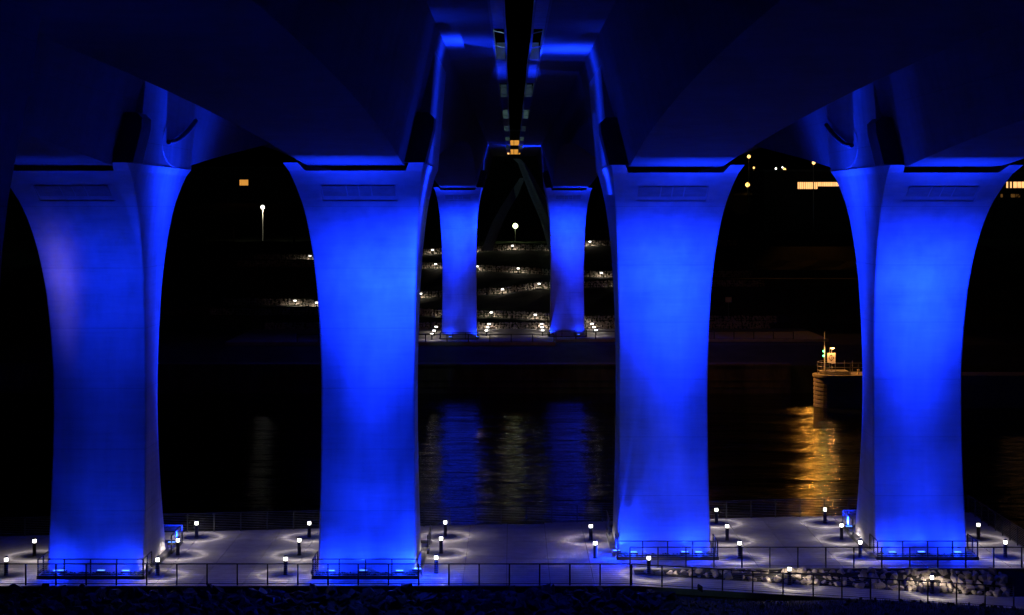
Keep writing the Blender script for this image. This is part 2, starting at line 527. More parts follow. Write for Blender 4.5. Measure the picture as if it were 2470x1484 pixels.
# far terrace
ft = MB()
prism_y(ft, [(-40, 239.6), (6, 239.6), (6, 244.8), (45, 244.8), (45, 266), (-40, 265)], -1.2, 0.0)
tag(ft.build('far_terrace', M['slab']), kind='structure')
# river wall
rw = empty('river_wall', (0, 229.5, -6)); tag(rw, 'long brown concrete river wall along the far waterline', 'wall')
mb = MB(); mb.box(-260, 37, 229.0, 231.5, -8, -2.35); mb.build('wall_face', M['quay'], rw)
mb = MB(); mb.box(-260, 37.1, 228.8, 231.7, -2.347, -2.1); mb.build('coping', M['quay'], rw)
mb = MB()
for zz in (-5.2, -4.3): mb.box(-260, 37.05, 228.9, 228.997, zz, zz + .16)
mb.build('rubbing_strip', M['quay'], rw)

# ------------------------------------------------------------------ stones
def stone_mesh(name, mat, seed, sub=False):
    rnd = random.Random(seed)
    bm = bmesh.new()
    for i in range(16 if sub else 11):
        v = Vector((rnd.gauss(0, 1), rnd.gauss(0, 1), rnd.gauss(0, 1))).normalized()
        v *= rnd.uniform(0.42, 0.56)
        bm.verts.new(v)
    r = bmesh.ops.convex_hull(bm, input=bm.verts)
    bmesh.ops.delete(bm, geom=[e for e in r['geom_interior'] if isinstance(e, bmesh.types.BMVert)], context='VERTS')
    me = bpy.data.meshes.new(name); bm.to_mesh(me); bm.free(); me.materials.append(mat)
    return me
STONES = [stone_mesh('stone', M['rock'], 100 + i, True) for i in range(10)]
SD = [([tuple(v.co) for v in s.vertices], [tuple(p.vertices) for p in s.polygons]) for s in [stone_mesh('rock_shape', M['riprap'], 300 + i) for i in range(8)]]
def scatter_stone(mb, c, s, rnd):
    vs, fs = rnd.choice(SD)
    mt = Matrix.LocRotScale(Vector(c), Matrix.Rotation(rnd.uniform(0, 6.28), 3, Vector((rnd.gauss(0,1), rnd.gauss(0,1), rnd.gauss(0,1))).normalized()).to_quaternion(), Vector(s))
    mb.add([mt @ Vector(v) for v in vs], fs)

rv = empty('stone_slope', (16, 89, -0.6))
tag(rv, 'bank of rough pale limestone blocks between the upper terrace edge and the lower ramp', 'stone slope')
rnd = random.Random(5)
x = 7.0; cnt = 0
while x < 25.6 and cnt < 296:
    zt = -0.05; zb = ramp_z(x)
    depth = zt - zb
    rowsn = max(1, int(round(depth / 0.27)) + 1)
    for k in range(rowsn):
        t = (k + 0.35) / rowsn
        y = 88.45 + 1.3 * t; z = zb + depth * t * 0.95
        s = rnd.uniform(0.36, 0.62)
        o = link('stone', rnd.choice(STONES), rv)
        o.location = Vector((x + rnd.uniform(-.12, .12), y + rnd.uniform(-.1, .1), z + rnd.uniform(-.05, .03))) - rv.location
        o.scale = (s * rnd.uniform(.9, 1.4), s, s * rnd.uniform(.7, 1.0))
        o.rotation_euler = (rnd.uniform(0, 6), rnd.uniform(0, 6), rnd.uniform(0, 6))
        cnt += 1
    x += rnd.uniform(0.28, 0.42)
mb = MB(); mb.add([(6.2, 88.36, -.1), (26.6, 88.36, -1.25), (26.6, 89.84, -.12), (6.2, 89.84, -.08)], [(0, 1, 2, 3)])
mb.build('earth_core', M['soil'], rv)

# dark riprap in front of the terrace
mb = MB(); rnd = random.Random(11)
for i in range(3600):
    y = rnd.uniform(77.0, 85.4); x = rnd.uniform(-28, 30)
    if x > 11 and y < 84.6 and rnd.random() < 0.9: continue
    if x > 6 and y > 85.0: continue
    s = rnd.choice((.25, .3, .4, .4, .55, .75)) if x < 8 else rnd.uniform(.15, .3)
    scatter_stone(mb, (x, y, near_z(x, y) + s * 0.15), (s * 1.3, s, s * .8), rnd)
for sx, s in ((40, .8), (195, .75), (975, 1.05), (110, .7), (1690, .5)):   # larger blocks against the terrace edge
    q = P(sx, 1440, 85.2); scatter_stone(mb, (q.x, 85.15, 0.0), (s, .6, s * .75), rnd)
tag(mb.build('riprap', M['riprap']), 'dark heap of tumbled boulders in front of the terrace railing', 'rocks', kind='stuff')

# grass on the mound lower right
mb = MB(); rnd = random.Random(12)
for i in range(26000):
    x = rnd.uniform(7, 30); y = rnd.uniform(77, 85.6)
    if x < 11 and rnd.random() < .6: continue
    z = near_z(x, y) - 0.02; h = rnd.uniform(.06, .2); a = rnd.uniform(0, 6.28); w_ = .012
    dx, dy = math.cos(a) * w_, math.sin(a) * w_
    mb.add([(x - dx, y - dy, z), (x + dx, y + dy, z), (x + rnd.uniform(-.06, .06), y + rnd.uniform(-.06, .06), z + h)], [(0, 1, 2)])
tag(mb.build('grass', M['grass']), 'dark mown grass on the mound below the ramp', 'grass', kind='stuff')

# far stone walls, one per terrace row
for k, lab in (('A', 'topmost rubble stone wall on the far bank with lamps before it'),
               ('B', 'rubble stone wall second from the top of the far bank'),
               ('C', 'rubble stone wall halfway up the far bank'),
               ('D', 'lowest rubble stone wall on the far bank hillside')):
    mb = MB(); rnd = random.Random(ord(k))
    x = -48.0
    while x < 42:
        for j in range(3):
            s = rnd.uniform(.32, .6); t = (j + .4) / 3
            scatter_stone(mb, (x + rnd.uniform(-.1, .1), DR[k] + 0.85 + .7 * t, gz_row(k, x) + 1.1 * t), (s * 1.3, s, s * .9), rnd)
        x += rnd.uniform(.34, .5)
    o = mb.build('stone_wall', M['rock']); tag(o, lab, 'stone wall', 'stone walls of the far bank')
mb = MB(); rnd = random.Random(99)
x = -38.0
while x < 40:
    for j in range(3):
        s = rnd.uniform(.32, .6); t = (j + .4) / 3
        scatter_stone(mb, (x + rnd.uniform(-.1, .1), 265.4 + (0.7 if x > 6 else -.2) + .7 * t, 1.0 * t), (s * 1.3, s, s * .9), rnd)
    x += rnd.uniform(.34, .5)
tag(mb.build('stone_wall', M['rock']), 'rubble stone wall at the back of the far riverside terrace', 'stone wall', 'stone walls of the far bank')

# ------------------------------------------------------------------ piers
CT = [(0, 0), (9.5, 0), (10.5, 0.008), (12.45, .045), (14.6, .117), (16.35, .225), (17.6, .335), (18.6, .45), (19.5, .594), (20.3, .78), (20.6, .86), (20.96, 1.0)]
def cz(z): return smooth_interp(z, CT, 0.35) if z < 20.4 else interp(z, CT)
def bz(z): return max(0.0, (8.0 - z) / 8.0) ** 1.6
def yfr(z): return -8.4 * cz(z) - 0.9 * bz(z)
def ybk(z): return 2.9 + 4.9 * cz(z) + 1.9 * bz(z)
def hwd(z): return 2.43 + 0.88 * cz(z) + 0.08 * bz(z)
ZP0, ZP1, PX = 19.17, 19.95, 1.83
def pier_shaft():
    mb = MB()
    zs = [0, .5, 1, 1.8, 2.6, 3.6, 4.8, 6, 7.2, 8.2, 9.2, 10, 10.8, 11.6, 12.4, 13.1, 13.8, 14.4, 15, 15.6, 16.1, 16.6, 17.1, 17.6, 18, 18.4, 18.8,
          ZP0 - .012, ZP0, ZP1, ZP1 + .012, 20.2, 20.4, 20.6]
    fx = [-PX - .012, -PX, -0.6, 0, 0.6, PX, PX + .012]
    rings = []
    for z in zs:
        h, f, b, c = hwd(z), yfr(z), ybk(z), 0.07
        ring = [(-h + c, f)] + [(q, f) for q in fx] + [(h - c, f), (h, f + c), (h, b - c), (h - c, b), (-h + c, b), (-h, b - c), (-h, f + c)]
        ring = [(x, (y + .09) if (abs(x) <= PX + 1e-6 and ZP0 - 1e-6 <= z <= ZP1 + 1e-6 and y == f and abs(x) < h - c - 1e-6) else y, z) for x, y in ring]
        rings.append(ring)
    n = len(rings[0])
    for r in rings: mb.v.extend(r)
    for k in range(len(rings) - 1):
        for i in range(n):
            mb.f.append((k*n+i, k*n+(i+1) % n, (k+1)*n+(i+1) % n, (k+1)*n+i)); mb.sm.append(False)
    mb.f.append(tuple(range(n - 1, -1, -1))); mb.sm.append(False)
    mb.f.append(tuple((len(rings)-1)*n + i for i in range(n))); mb.sm.append(False)
    # shoulders either side of the girder seat
    za, zb = 20.6, 20.96
    for s in (-1, 1):
        xi0, xi1 = (2.40, 2.62)
        lo = [(s*xi0, yfr(za), za), (s*hwd(za), yfr(za), za), (s*hwd(za), ybk(za), za), (s*xi0, ybk(za), za)]
        hi = [(s*xi1, yfr(zb), zb), (s*hwd(zb), yfr(zb), zb), (s*hwd(zb), ybk(zb), zb), (s*xi1, ybk(zb), zb)]
        if s < 0: lo.reverse(); hi.reverse()
        mb.hexa(lo, hi)
    return mb
pier_me = None
def make_pier(X, Dm, label, group):
    t = empty('bridge_pier', (X, Dm, 0)); tag(t, label, 'bridge pier', group)
    o = pier_shaft(); me = o.mesh('shaft', M['pier']); me.polygons.foreach_set('use_smooth', [True] * len(me.polygons)); me.set_sharp_from_angle(angle=R(24)); s = link('shaft', me, t)
    fr = [0, .335, .5, .67, 1]
    for a, b in zip(fr, fr[1:]):
        xa = -PX + .03 + (2 * PX - .06) * a + .035; xb = -PX + .03 + (2 * PX - .06) * b - .035
        q = MB(); ya, yb = yfr(ZP0) + .088, yfr(ZP1) + .088; f = .045
        q.hexa([(xa, ya - f, ZP0 + .06), (xb, ya - f, ZP0 + .06), (xb, ya, ZP0 + .06), (xa, ya, ZP0 + .06)],
               [(xa, yb - f, ZP1 - .06), (xb, yb - f, ZP1 - .06), (xb, yb, ZP1 - .06), (xa, yb, ZP1 - .06)])
        link('panel', q.mesh('panel', M['fair']), t)
    for bx in (-1.3, 1.3):
        q = MB(); q.box(bx - .5, bx + .5, -1.2, 1.0, 20.603, 20.80); link('bearing', q.mesh('bearing', M['rubber']), t)
    # low plinth along both sides
    for sg in (-1, 1):
        q = MB(); a, b = sorted((sg * 2.53, sg * 2.85)); q.box(a, b, -1.1, 5.0, 0.003, 0.20)
        link('plinth', q.mesh('plinth', M['base']), t)
    return t
def cheek(pier, sg, pad=False):
    y0, y1, z0, z1 = -5.9, 7.75, 20.95, 26.6
    def cx(z): return 3.31 + (z - 20.96) * .08
    q = MB()
    pts0 = [(2.66, z0 + .012), (3.305, z0 + .012), (cx(z1), z1), (3.0, z1)]
    vs = [(sg * x, y0, z) for x, z in pts0] + [(sg * x, y1, z) for x, z in pts0]
    q.add(vs, [(0, 1, 2, 3), (7, 6, 5, 4)] + [(i, (i+1) % 4, 4 + (i+1) % 4, 4 + i) for i in range(4)])
    o = q.build('cheek_wall', M['pier'], None, recalc=True); o.parent = pier
    if pad:
        mb = MB(); pts = []
        for i in range(13):
            u = i / 12.0; z = CZ + 3.35 + 1.45 * u ** 1.7
            pts.append((sg * (cx(z) + .14), .2 + 7.0 * u, z))
        for a, b in zip(pts, pts[1:]): mb.tube(a, b, .13, 8)
        o = mb.build('conduit', M['rubber'], None); o.parent = pier
        mb = MB(); n = 28
        for off in (-.02, .006):
            for i in range(n):
                th = 2 * math.pi * i / n; z = CZ + 3.4 + 1.3 * math.sin(th)
                mb.v.append((sg * (cx(z) + off), 3.4 + 4.2 * math.cos(th), z))
        mb.f += [(i, (i+1) % n, n + (i+1) % n, n + i) for i in range(n)] + [tuple(range(n, 2*n))]; mb.sm += [False] * (n + 1)
        o = mb.build('round_pad', M['pier'], None, recalc=True); o.parent = pier
PIERS = [(-21.45, 89.4, 'leftmost blue floodlit concrete pier of the near row, dimmer than its neighbours'),
         (-7.5, 89.4, 'bright blue floodlit near pier just left of the gap between the decks'),
         (8.25, 94.1, 'bright blue floodlit near pier just right of the gap between the decks'),
         (22.15, 94.1, 'rightmost blue floodlit concrete pier of the near row, brightest at mid height')]
p0 = make_pier(*PIERS[0][:2], PIERS[0][2], 'near row of bridge piers')
PO = [p0]
for X, D, lab in PIERS[1:]:
    c = copy_tree(p0, (X, D, 0)); tag(c, lab); PO.append(c)
FARP = [(-7.62, 246.2, 'small blue pier across the river, left one of the pair'),
        (8.0, 250.9, 'small blue floodlit pier across the river, right one of the visible pair'),
        (-21.6, 246.2, 'outer left pier across the river, hidden behind the near pier left of the gap'),
        (21.9, 250.9, 'outer right pier across the river, hidden behind the near pier right of the gap')]
for X, D, lab in FARP:
    c = copy_tree(p0, (X, D, 0)); tag(c, lab); c['group'] = 'far row of bridge piers'; c.scale = (1, 1, 1.027); PO.append(c)

for k_, (o_, sg_) in enumerate(zip(PO, (1, 1, -1, -1, 1, -1, 1, -1))): cheek(o_, sg_, k_ in (0, 3))
# nearest pier: only its flared right flank reaches into the picture at the left edge
EDG = [(-40, -20), (760, -20), (690, 0), (600, 5), (480, 22), (400, 34), (300, 55), (200, 73), (95, 90), (0, 106), (-60, 116)]
t = empty('bridge_pier', (-11.5, 31, -2)); tag(t, 'nearest dark pier whose flared flank fills the left edge of the picture', 'bridge pier')
mb = MB(); prof = []
for py_, px_ in [(1700, -30), (1200, -24), (900, -14), (760, -6), (690, 0), (600, 6), (480, 20), (400, 34), (300, 54), (200, 73), (95, 90), (25, 101)]:
    prof.append(P(px_, py_, 33.0))
prof.insert(0, Vector((prof[0].x, 30, -2)))
for q in prof: mb.v.extend([(q.x - 5.2, 30, q.z), (q.x, 30, q.z), (q.x, 33, q.z), (q.x - 5.2, 33, q.z)])
for j in range(len(prof) - 1):
    for i in range(4): mb.f.append((j*4+i, j*4+(i+1) % 4, (j+1)*4+(i+1) % 4, (j+1)*4+i)); mb.sm.append(False)
mb.f += [(3, 2, 1, 0), tuple(len(prof) * 4 - 4 + i for i in range(4))]; mb.sm += [False, False]
mb.build('shaft', M['pier'], t, recalc=True)
NEARP = t

# ------------------------------------------------------------------ girders and decks
def zdeck(y): return 27.35 + 0.0018 * (y - 88)
def soffit_h(yr, h0, k):
    """height above the eye of the girder soffit; yr = y - pier line"""
    if yr < -8.4:
        y = yr + 89.4
        return h0 - k * max(0, y - 25) ** 2
    return smooth_interp(yr, [(-8.4, 1.95), (7.9, 2.05), (17.3, 2.96), (43.3, 4.95), (62, 5.75), (77.6, 6.0), (95, 5.7), (114, 4.9), (140, 3.0), (148, 2.55), (166, 2.55), (190, 4.2), (215, 5.0), (230, 5.0)], 3.0)
YEND = 304
def girder_stations():
    ys = [-12, 0, 10, 20, 25, 30, 35, 40, 45, 50, 55, 60, 65, 70, 74, 77, 80, 82, 85, 89, 93, 97, 100, 103, 107, 112, 118, 124, 130, 138, 146, 155, 164, 172, 180, 190, 200, 208, 216, 224, 230, 236, 242, 248, 256, 262, 268, 276, 285, 295, YEND]
    return ys
def make_bridge(side, label):
    sh = 0 if side < 0 else 4.7
    h0, k = (3.75, .00057) if side < 0 else (4.1, .00068)
    X0 = -1.02 if side < 0 else 1.62          # inner edge of the deck
    t = empty('bridge_deck', (X0 + side * 13, 94, 27)); tag(t, label, 'bridge', 'twin bridge decks')
    cs = (-7.45, -21.25) if side < 0 else (8.15, 21.9)
    for c in cs:
        mb = MB(); ys = girder_stations(); n = 4
        for y in ys:
            h = CZ + soffit_h(y + 0.0 - 89.4 - sh, h0, k); zt = zdeck(y)
            hb = 2.3 + (h - CZ - 1.95) * 0.25; ht = 2.3 + (zt - CZ - 1.95) * 0.25
            mb.v.extend([(c - hb, y, h), (c + hb, y, h), (c + ht, y, zt), (c - ht, y, zt)])
        for j in range(len(ys) - 1):
            for i in range(4):
                mb.f.append((j*n+i, j*n+(i+1) % 4, (j+1)*n+(i+1) % 4, (j+1)*n+i)); mb.sm.append(False)
        mb.f.append((0, 3, 2, 1)); mb.f.append(tuple((len(ys)-1)*4 + i for i in range(4))); mb.sm += [False, False]
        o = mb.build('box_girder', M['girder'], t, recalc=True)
        # restrainer blocks on the pier shoulders, beside the web that faces the middle
        for Dm, dh in ((89.4 + sh, 0), (246.2 + sh, 0.55)):
            sg = -side
            y0, y1 = Dm - 8.1, Dm - 6.0
            z0, z1 = CZ + 2.08 + dh, CZ + 4.45 + dh
            def wx(z, off): return c + sg * (2.3 + (z - CZ - 1.95) * 0.25 + off)
            q = MB()
            za = [z0, z0 + 1.6, z1 - .25, z1]
            offs = [(0.0, 0.98), (0.0, 0.98), (0.0, 0.88), (0.0, 0.55)]
            vs = []
            for zz, (o0, o1) in zip(za, offs):
                vs += [(wx(zz, o0), y0, zz), (wx(zz, o1), y0, zz), (wx(zz, o1), y1, zz), (wx(zz, o0), y1, zz)]
            fs = [(3, 2, 1, 0), (12, 13, 14, 15)]
            for kk in range(3):
                for i in range(4): fs.append((kk*4+i, kk*4+(i+1) % 4, kk*4+4+(i+1) % 4, kk*4+4+i))
            q.add(vs, fs); q.build('restrainer_block', M['base'], t, recalc=True)  # dark concrete stands in for the shade on these faces
    # deck slab
    outer = X0 + side * 27.2
    xa, xb = sorted((X0, outer)); mb = MB()
    ys = [-12, 30, 60, 90, 130, 170, 210, 250, YEND]
    for a, b in zip(ys, ys[1:]):
        mb.hexa([(xa, a, zdeck(a)+.003), (xb, a, zdeck(a)+.003), (xb, b, zdeck(b)+.003), (xa, b, zdeck(b)+.003)],
                [(xa, a, zdeck(a) + .42), (xb, a, zdeck(a) + .42), (xb, b, zdeck(b) + .42), (xa, b, zdeck(b) + .42)])
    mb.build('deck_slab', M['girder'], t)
    # edge beam, barrier panels, service pipe in the gap
    mb = MB()
    for a, b in zip(ys, ys[1:]):
        e0, e1 = sorted((X0 - side * 0.003, X0 - side * .10))
        mb.hexa([(e0, a, zdeck(a) - .10), (e1, a, zdeck(a) - .10), (e1, b, zdeck(b) - .10), (e0, b, zdeck(b) - .10)],
                [(e0, a, zdeck(a) + .43), (e1, a, zdeck(a) + .43), (e1, b, zdeck(b) + .43), (e0, b, zdeck(b) + .43)])
    mb.build('edge_beam', M['fair'], t)
    e0, e1 = sorted((X0 - side * .105, X0 - side * .62))
    rngs = [(30, 47), (64, 81.3), (99, 118), (134, 152), (168, 184), (198, 214), (228, 244), (262, 280)]
    for a, b in rngs:
        q = MB(); q.box(e0, e1, a, b, zdeck(a) - .02, zdeck(a) + .95); q.build('barrier_panel', M['barrier'], t)
    px = X0 - side * .66
    mb = MB()
    for a, b in zip([-12] + [k * 15 for k in range(1, 20)], [k * 15 for k in range(1, 21)]):
        mb.tube((px + .03 * math.sin(a), a, zdeck(a) + .1), (px + .03 * math.sin(b), b, zdeck(b) + .1), .055, 8)
    mb.build('drain_pipe', M['steel'], t)
    mb = MB()
    for y in list(range(20, 290, 8)):
        mb.tube((X0 - side * .1, y, zdeck(y) + .12), (px, y + .5, zdeck(y) + .04), .025, 5)
    mb.build('pipe_bracket', M['steel'], t)
    return t
BL = make_bridge(-1, 'left of the twin concrete bridge decks, seen from below with two box girders')
BR = make_bridge(1, 'right of the twin concrete bridge decks, seen from below with two box girders')

# unseen lamps added on the decks to light the sides of the gap
def gap_fill_lamp(x, y, side, label):
    zt = zdeck(y) + .42
    t = empty('gap_fill_lamp', (x, y, zt)); tag(t, label, 'street lamp', 'added lamps on the decks above the gap')
    q = MB(); q.lathe([(.14, 0), (.12, .3), (.09, 9.0), (.0, 9.05)], 10, (x, y, zt)); q.build('pole', M['steel'], t)
    q = MB(); q.tube((x, y, zt + 8.9), (x + side * 1.8, y, zt + 9.2), .05, 6); q.build('arm', M['steel'], t)
    q = MB(); q.box(x + side * 1.8 - .35, x + side * 1.8 + .35, y - .15, y + .15, zt + 9.15, zt + 9.3); q.build('lamp_head', M['steel'], t)
    point('gap_fill_light', (x + side * 1.8, y, zt + 9.0), 1500, (0.55, 1.0, 0.95), t, .15)
for i, (x, y, s) in enumerate(((-4.5, 62, 1), (5.2, 100, -1), (-4.5, 150, 1), (5.2, 205, -1), (-4.5, 262, 1))):
    gap_fill_lamp(x, y, s, ['nearest tall lamp added on the left deck to light the gap', 'nearest tall lamp added on the right deck to light the gap', 'tall lamp added on the left deck over midspan to light the gap',
                        'tall lamp added on the right deck short of the far piers to light the gap', 'farthest tall lamp added on the left deck to light the gap'][i])

# ------------------------------------------------------------------ floodlights at the pier feet
def flood(loc, label, tilt=0):
    t = empty('floodlight', loc); tag(t, label, 'floodlight', 'blue floodlights at the pier feet')
    x, y, z = loc
    q = MB(); q.box(x - .22, x + .22, y - .14, y + .14, z - .20, z - .06); q.build('housing', M['post'], t)
    q = MB(); q.box(x - .18, x + .18, y - .10, y + .10, z - .057, z - .045); q.build('lens', M['floodlens'], t)
    q = MB(); q.tube((x - .24, y, 0.0 if z < 1 else z - .5), (x - .24, y, z - .08), .02, 5); q.tube((x + .24, y, 0.0), (x + .24, y, z - .08), .02, 5)
    q.build('yoke', M['post'], t)
    return t
PW = 215000
#        pier, dx, power, a0, b0, sa, sb, floor, cut
FR = [(0, 0.5, 0.14, 0.02, 0.03, .24, .13, .06, None),
      (1, -0.1, 1.00, 0.075, 0.05, .21, .115, .020, (0.33, 1, .68)),
      (2, 1.0, 1.00, -0.06, 0.05, .21, .115, .020, (-0.43, -1, .68)),
      (3, -0.2, 1.05, 0.01, 0.06, .21, .115, .020, None),
      (4, -1.2, 1.00, 0.08, 0.05, .21, .115, .020, (0.37, 1, .65)),
      (5, 1.6, 1.00, -0.10, 0.05, .21, .115, .020, (-0.40, -1, .65)),
      (6, 0.0, 0.7, 0.0, 0.0, .21, .115, .020, None),
      (7, 0.0, 0.7, 0.0, 0.0, .21, .115, .020, None)]
names = ['near pier at the far left', 'near pier left of the gap', 'near pier right of the gap', 'near pier at the far right',
         'left pier across the river', 'right pier across the river', 'hidden outer left pier across the river', 'hidden outer right pier across the river']
for (k, dx, pw_, a0, b0, sa, sb, fl, cut) in FR:
    pr = PO[k].location
    loc = Vector((pr.x + dx, pr.y - 1.75, .42))
    t = flood(loc, 'blue floodlight in front of the ' + names[k])
    flood_light('blue_light', loc, PW * pw_, BLUE, a0, b0, sa, sb, fl, cut, t, front=.58)
for k in range(4):
    pr = PO[k].location
    for dx in (-1.75, 1.75):
        loc = Vector((pr.x + dx, pr.y - 1.72, .40))
        t = flood(loc, 'added blue fill lamp at the %s foot of the %s' % ('left' if dx < 0 else 'right', names[k]))
        point('blue_fill', (loc.x, loc.y + .05, .62), 330 if k else 200, BLUE, t, .12)  # fill lamps added to tint the pier base and paving blue
# side floods that wash the webs and the deck overhang beside the gap
SIDE = [(1, 1, 1.0, 'inner side'), (2, -1, 1.0, 'inner side'), (4, 1, 1.0, 'inner side'), (5, -1, 1.0, 'inner side'), (0, 1, .5, 'right side'), (3, -1, .5, 'left side')]
for k, sg, pw_, wh in SIDE:
    pr = PO[k].location
    inner = k in (1, 2, 4, 5)
    dy = -1.4 if inner else 5.6
    loc = Vector((pr.x + sg * 2.64, pr.y + dy, .42))
    t = flood(loc, 'blue floodlight at the %s of the %s' % (wh, names[k]))
    if inner:
        flood_light('blue_light', loc, 620000, BLUE, 0.085 * sg, 0.0, .085, .09, .003, None, t, spill=.0012)
        if k < 3: point('blue_fill', (loc.x + sg * .3, loc.y - .3, .85), 420, BLUE, t, .12)  # added fill, throws blue on the paving by the gap
    else:
        flood_light('blue_light', loc, 480000, BLUE, 0.04 * sg, -0.20, .12, .17, .35, None, t, spill=.009)
        point('blue_fill', (loc.x, loc.y + .3, .75), 8, BLUE, t, .12)  # faint blue fill added at the rear foot

loc = Vector((-7.4, 31.6, .42))
t = flood(loc, 'blue floodlight at the foot of the nearest pier, below the picture')
flood_light('blue_light', loc, 1500, BLUE, -.08, 0.0, .25, .3, .03, None, t)
pr = PO[0].location
loc = Vector((pr.x - 1.5, pr.y - 1.75, .42))
t = flood(loc, 'added pale violet floodlight in front of the near pier at the far left')
flood_light('violet_fill', loc, 6000, (0.50, 0.36, 1.0), -0.01, 0.02, .05, .075, .0, None, t, front=.0, spill=.0)  # added lamp that makes the violet patch on the pier face
# ------------------------------------------------------------------ railings
POST = None
def railing(pts, label, group, spacing=1.51, h=1.07, cables=9, start=0.0, curb=False, r=.03, pr=.032, cat='railing'):
    org = Vector(pts[0]); t = empty('railing', org); tag(t, label, cat, group)
    hr = MB(); cb = MB()
    pm = MB(); pm.box(-pr, pr, -pr, pr, 0, h - .01); me = pm.mesh('post', M['rail'])
    for a, b in zip(pts, pts[1:]):
        a = Vector(a); b = Vector(b); L = (b - a).length
        hr.tube(a + Vector((0, 0, h)), b + Vector((0, 0, h)), r, 6)
        hr.tube(a + Vector((0, 0, .09)), b + Vector((0, 0, .09)), r * .5, 4)
        for c in range(cables):
            z = .18 + (h - .28) * c / max(1, cables - 1)
            cb.tube(a + Vector((0, 0, z)), b + Vector((0, 0, z)), .0075, 3, cap=False)
        n = max(1, int(round((L - start) / spacing)))
        for i in range(n + 1):
            d = min(L, start + i * (L - start) / n)
            p = a.lerp(b, d / L)
            if i == 0 and a != Vector(pts[0]): continue
            link('post', me, t, loc=p - org)
    hr.build('handrail', M['rail'], t)
    if cables: cb.build('cable', M['steel'], t, kind='stuff')
    if curb:
        q = MB()
        for a, b in zip(pts, pts[1:]):
            x0, x1 = sorted((a[0], b[0])); y0, y1 = sorted((a[1], b[1]))
            q.box(x0 - .06, x1 + .06, y0 - .06, y1 + .06, .004, .16)
        q.build('kerb', M['base'], t)
    return t
GT = 'railings along the near terrace'
railing([(-34.82, 85.8, 0), (5.88, 85.8, 0)], 'long dark cable railing along the terrace front edge, nearest the camera on the left', GT)
railing([(6.15, 90.0, 0), (28.1, 90.0, 0)], 'dark cable railing along the front edge of the raised terrace on the right', GT)
railing([(5.95, 85.8, 0), (15, 85.8, ramp_z(15)), (25.0, 85.8, ramp_z(25.0))], 'dark cable railing sloping down along the lower ramp on the right', GT)
railing([(-34, back_y(-34), 0), (28.1, back_y(28.1), 0)], 'dark cable railing along the river edge at the back of the terrace', GT)
railing([(28.15, 90.0, 0), (28.15, back_y(28.1), 0)], 'dark railing receding along the right end of the terrace', GT)
GE = 'small railings round the pier feet'
for k in range(4):
    x, y, _ = PO[k].location
    railing([(x - 2.62, y + .5, 0), (x - 2.62, y - 1.5, 0), (x + 2.62 + .1, y - 1.5, 0), (x + 2.72, y + .5, 0)] if False else
            [(x - 2.62, y - .1, 0), (x - 2.62, y - 2.1, 0), (x + 2.72, y - 2.1, 0), (x + 2.72, y - .1, 0)],
            'low dark railing boxing in the front foot of the ' + names[k], GE, 1.33, 1.0, 8, curb=True)
    railing([(x - 2.7, y + 4.2, 0), (x - 2.7, y + 7.2, 0), (x + 2.9, y + 7.2, 0), (x + 2.9, y + 4.2, 0)],
            'low dark railing round the rear foot of the ' + names[k], GE, 1.33, 1.0, 8, curb=True)
    # ground cover inside the enclosure
    mb = MB(); rnd = random.Random(40 + k)
    for i in range(520):
        px_ = x + rnd.uniform(-2.45, 2.5); py_ = y + rnd.uniform(-1.98, -1.05)
        s = rnd.uniform(.08, .2) * (1.6 if abs(px_ - x) > 2.1 else 1)
        scatter_stone(mb, (px_, py_, s * .4), (s, s, s * .9), rnd)
    tag(mb.build('ground_cover', M['shrub']), 'low dark planting behind the railing in front of the ' + names[k], 'planting', kind='stuff')
GF = 'railings of the far riverside terrace'
railing([(-30, 239.8, 0), (5.8, 239.8, 0)], 'thin dark railing along the left part of the far terrace front', GF, 2.9, cables=3, pr=.06, r=.05)
railing([(6.2, 245.0, 0), (40, 245.0, 0)], 'thin dark railing along the right part of the far terrace front', GF, 2.9, cables=3, pr=.06, r=.05)
for k in (4, 5):
    x, y, _ = PO[k].location
    railing([(x - 2.62, y - .1, 0), (x - 2.62, y - 2.1, 0), (x + 2.72, y - 2.1, 0), (x + 2.72, y - .1, 0)],
            'tiny dark railing round the foot of the ' + names[k], GF, 1.8, 1.0, 3, curb=True, pr=.05, r=.045)

